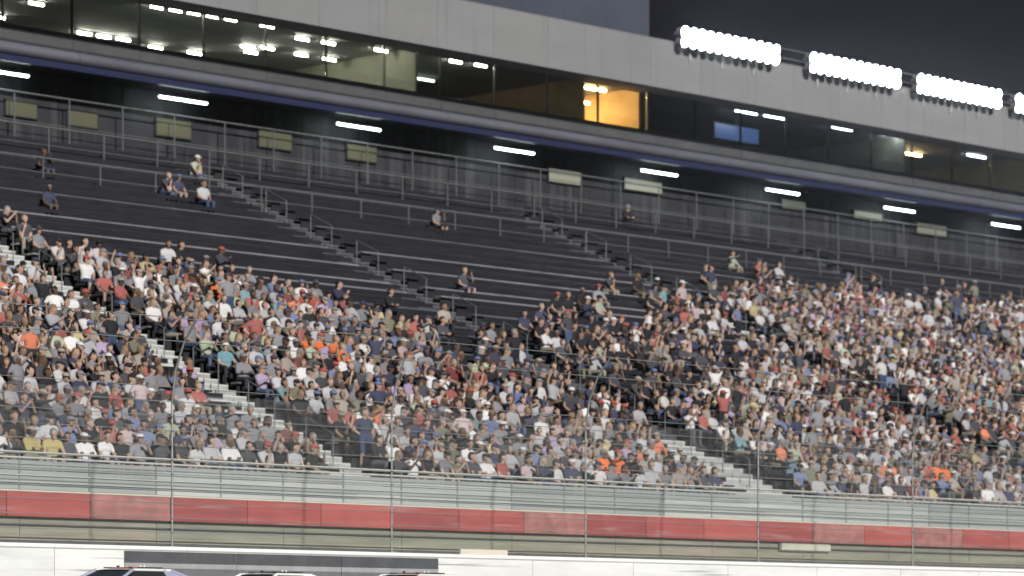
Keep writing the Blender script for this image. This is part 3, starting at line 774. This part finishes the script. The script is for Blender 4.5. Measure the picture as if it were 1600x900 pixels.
# ------------------------------------------------------------------ stock cars
def paint(name, col): return mat(name, col, 0.25, nscale=3, namt=0.05, spec=0.6)
tyre_m = mat('tyre_rubber', (0.02,0.02,0.02), 0.8); rim_m = mat('rim_black', (0.05,0.05,0.055), 0.35, 0.6); net_m = mat('window_net', (0.015,0.015,0.016), 0.9)
car_glass = mat('car_glass', (0.025,0.03,0.05), 0.08, spec=0.7)
def stock_car(x, y, body_m, roof_m_, label, trim_m, accent):
    z = track_z(y)+.004
    e = empty('race_car', (x, y, z)); tag(e, label, 'race car', 'race cars passing the wall'); e.rotation_euler.x = math.atan(.01)
    st = [(-2.45,.70,.20,.46),(-2.38,.88,.14,.60),(-2.0,.97,.12,.70),(-1.45,.99,.12,.78),(-.95,.97,.12,.86),(-.2,.96,.12,.90),(.8,.97,.12,.92),(1.5,.99,.12,.95),(2.0,.98,.13,.95),(2.35,.95,.16,.93),(2.45,.90,.26,.88)]
    mb = MB(); n = 9
    for (sx, hw, zb, zt) in st:
        pr = [(-hw*.93,zb),(-hw,zb+.12),(-hw,zt-.16),(-hw*.93,zt-.03),(0,zt+.02),(hw*.93,zt-.03),(hw,zt-.16),(hw,zb+.12),(hw*.93,zb)]
        mb.v += [(sx, a, b) for a, b in pr]
    for j in range(len(st)-1):
        for i in range(n): mb.f.append([j*n+i, j*n+(i+1)%n, (j+1)*n+(i+1)%n, (j+1)*n+i]); mb.m.append(0); mb.sm.append(True)
    mb.f += [list(range(n)), list(range(len(mb.v)-1, len(mb.v)-1-n, -1))]; mb.m += [0,0]; mb.sm += [False]*2
    mb.build('body', body_m, e)
    # greenhouse: base at the belt, roof above
    bx = ((-.85,.80,.885),(1.62,.80,.95)); rf = ((-.12,.585),(.82,.575)); RZ = 1.265
    A = [(bx[0][0],-bx[0][1],bx[0][2]),(bx[0][0],bx[0][1],bx[0][2]),(bx[1][0],bx[1][1],bx[1][2]),(bx[1][0],-bx[1][1],bx[1][2])]
    B = [(rf[0][0],-rf[0][1],RZ-.02),(rf[0][0],rf[0][1],RZ-.02),(rf[1][0],rf[1][1],RZ-.02),(rf[1][0],-rf[1][1],RZ-.02)]
    r = MB(); N = 10
    for a in range(N+1):
        for b in range(N+1):
            u = a/N; v = b/N*2-1; edge = 1-.035*max(0, (abs(u*2-1)-.7)/.3)**2
            hw = (rf[0][1]*(1-u)+rf[1][1]*u+.02)*edge
            r.v.append((rf[0][0]-.03+(rf[1][0]-rf[0][0]+.06)*u, hw*v, RZ-.03+.055*(1-v**4*.75)*(1-(u*2-1)**4*.7)))
    for a in range(N):
        for b in range(N): r.f.append([a*(N+1)+b, (a+1)*(N+1)+b, (a+1)*(N+1)+b+1, a*(N+1)+b+1]); r.m.append(0); r.sm.append(True)
    ro = r.build('roof', roof_m_, e)
    for s in (-1, 1):
        MB().box(rf[0][0]+.06, rf[1][0]-.06, s*.40-.012, s*.40+.012, RZ+.018, RZ+.040).build('roof_rail', black_p, ro)
        MB().cbox(.50,.74,s*.22-.15,s*.22+.15,RZ+.016,RZ+.034,.005).build('roof_flap', trim_m, ro)
    MB().cbox(-.02,.10,-.45,.10,RZ+.022,RZ+.036,.004).build('roof_strip', accent, ro)
    for q in (.22,.34): MB().tube((.40,q-.5,RZ+.02),(.40,q-.5,RZ+.075),.018,8).build('antenna', roof_m_, ro)
    MB().tube((.05,.1,RZ+.02),(.05,.1,RZ+.07),.03,8).build('roof_camera', black_p, ro)
    def quad(name, p, m, off=.0):
        c = sum((Vector(q) for q in p), Vector())/4
        nrm = (Vector(p[1])-Vector(p[0])).cross(Vector(p[2])-Vector(p[0])).normalized()
        if nrm.dot(c-Vector((.35,0,.9))) < 0: nrm = -nrm
        o = MB(); a = [Vector(q)+nrm*off for q in p]; b = [q-nrm*.015 for q in a]
        o.add(a+b, [(0,1,2,3),(7,6,5,4),(0,4,5,1),(1,5,6,2),(2,6,7,3),(3,7,4,0)]); return o.build(name, m, e)
    quad('windshield', (A[0],A[1],B[1],B[0]), car_glass); quad('rear_window', (A[3],A[2],B[2],B[3]), car_glass)
    for s, (a0, a1, b1, b0) in ((-1,(A[0],A[3],B[3],B[0])), (1,(A[1],A[2],B[2],B[1]))):
        L = lambda p, q, f: tuple(Vector(p).lerp(Vector(q), f))
        quad('side_window', (L(a0,a1,.10),L(a0,a1,.62),L(b0,b1,.80),L(b0,b1,.06)), net_m if s < 0 else car_glass)
        quad('quarter_panel', (L(a0,a1,.66),a1,b1,L(b0,b1,.84)), body_m)
    def bar(p, q, m=body_m, rr=.035): MB().tube(p, q, rr, 8).build('pillar', m, e)
    for a, b in zip(A, B): bar(a, b)
    for s in (0, 1):
        a0, a1 = (A[0],A[3]) if s == 0 else (A[1],A[2]); b0, b1 = (B[0],B[3]) if s == 0 else (B[1],B[2])
        bar(Vector(a0).lerp(Vector(a1),.64), Vector(b0).lerp(Vector(b1),.82)); bar(b0, b1, roof_m_, .028); bar(a0, a1, body_m, .03)
    sp = MB().box(2.28,2.30,-.86,.86,.93,1.14); sp.build('spoiler', black_p, e)
    MB().box(-2.56,-2.30,-.85,.85,.10,.13).build('splitter', black_p, e)
    for s in (-1, 1):
        MB().cbox(-2.40,-2.32,s*.62-.16,s*.62+.16,.46,.58,.02).build('headlight', mat('headlight_decal', (0.7,0.7,0.65), 0.2), e)
        for wx in (-1.42, 1.36):
            wv = empty('wheel', (wx, s*.88, .335)); wv.parent = e
            MB().tube((0,-.14,0),(0,.14,0),.335,24).build('tyre', tyre_m, wv)
            MB().tube((0,s*.142,0),(0,s*.15,0),.205,18).build('rim', rim_m, wv)
    return e
white_p = paint('white_car_paint', (0.80,0.80,0.78)); blue_p = paint('slate_blue_car_paint', (0.05,0.065,0.15)); cream_p = paint('cream_car_paint', (0.70,0.70,0.55)); orange_p = paint('orange_car_trim', (0.75,0.16,0.04)); red_p = paint('red_car_trim', (0.5,0.05,0.03))
stock_car(38.9, 49.8, paint('pale_slate_car_paint', (0.34,0.36,0.46)), white_p, 'slate race car with white roof and orange roof strip, leftmost of the three', black_p, orange_p)
stock_car(44.4, 51.9, white_p, white_p, 'plain white race car running between two others beside the dark banner', white_p, black_p)
stock_car(46.3, 49.5, paint('pale_car_paint', (0.75,0.74,0.72)), white_p, 'white race car with red trim, rightmost of the three', white_p, red_p)

# ------------------------------------------------------------------ night air that glows round the floodlights
hz = MB().box(-40,170,-30,125,-1,33)
hm = bpy.data.materials.new('night_air'); hm.use_nodes = True; t = hm.node_tree
for n_ in list(t.nodes):
    if n_.type != 'OUTPUT_MATERIAL': t.nodes.remove(n_)
pv = t.nodes.new('ShaderNodeVolumePrincipled'); pv.inputs['Color'].default_value = (0.85,0.88,1.0,1); pv.inputs['Density'].default_value = 0.00014; pv.inputs['Anisotropy'].default_value = 0.88
t.links.new(pv.outputs[0], t.nodes['Material Output'].inputs['Volume'])
tag(hz.build('haze', hm), 'thin night haze glowing around the floodlights', 'haze', kind='stuff')
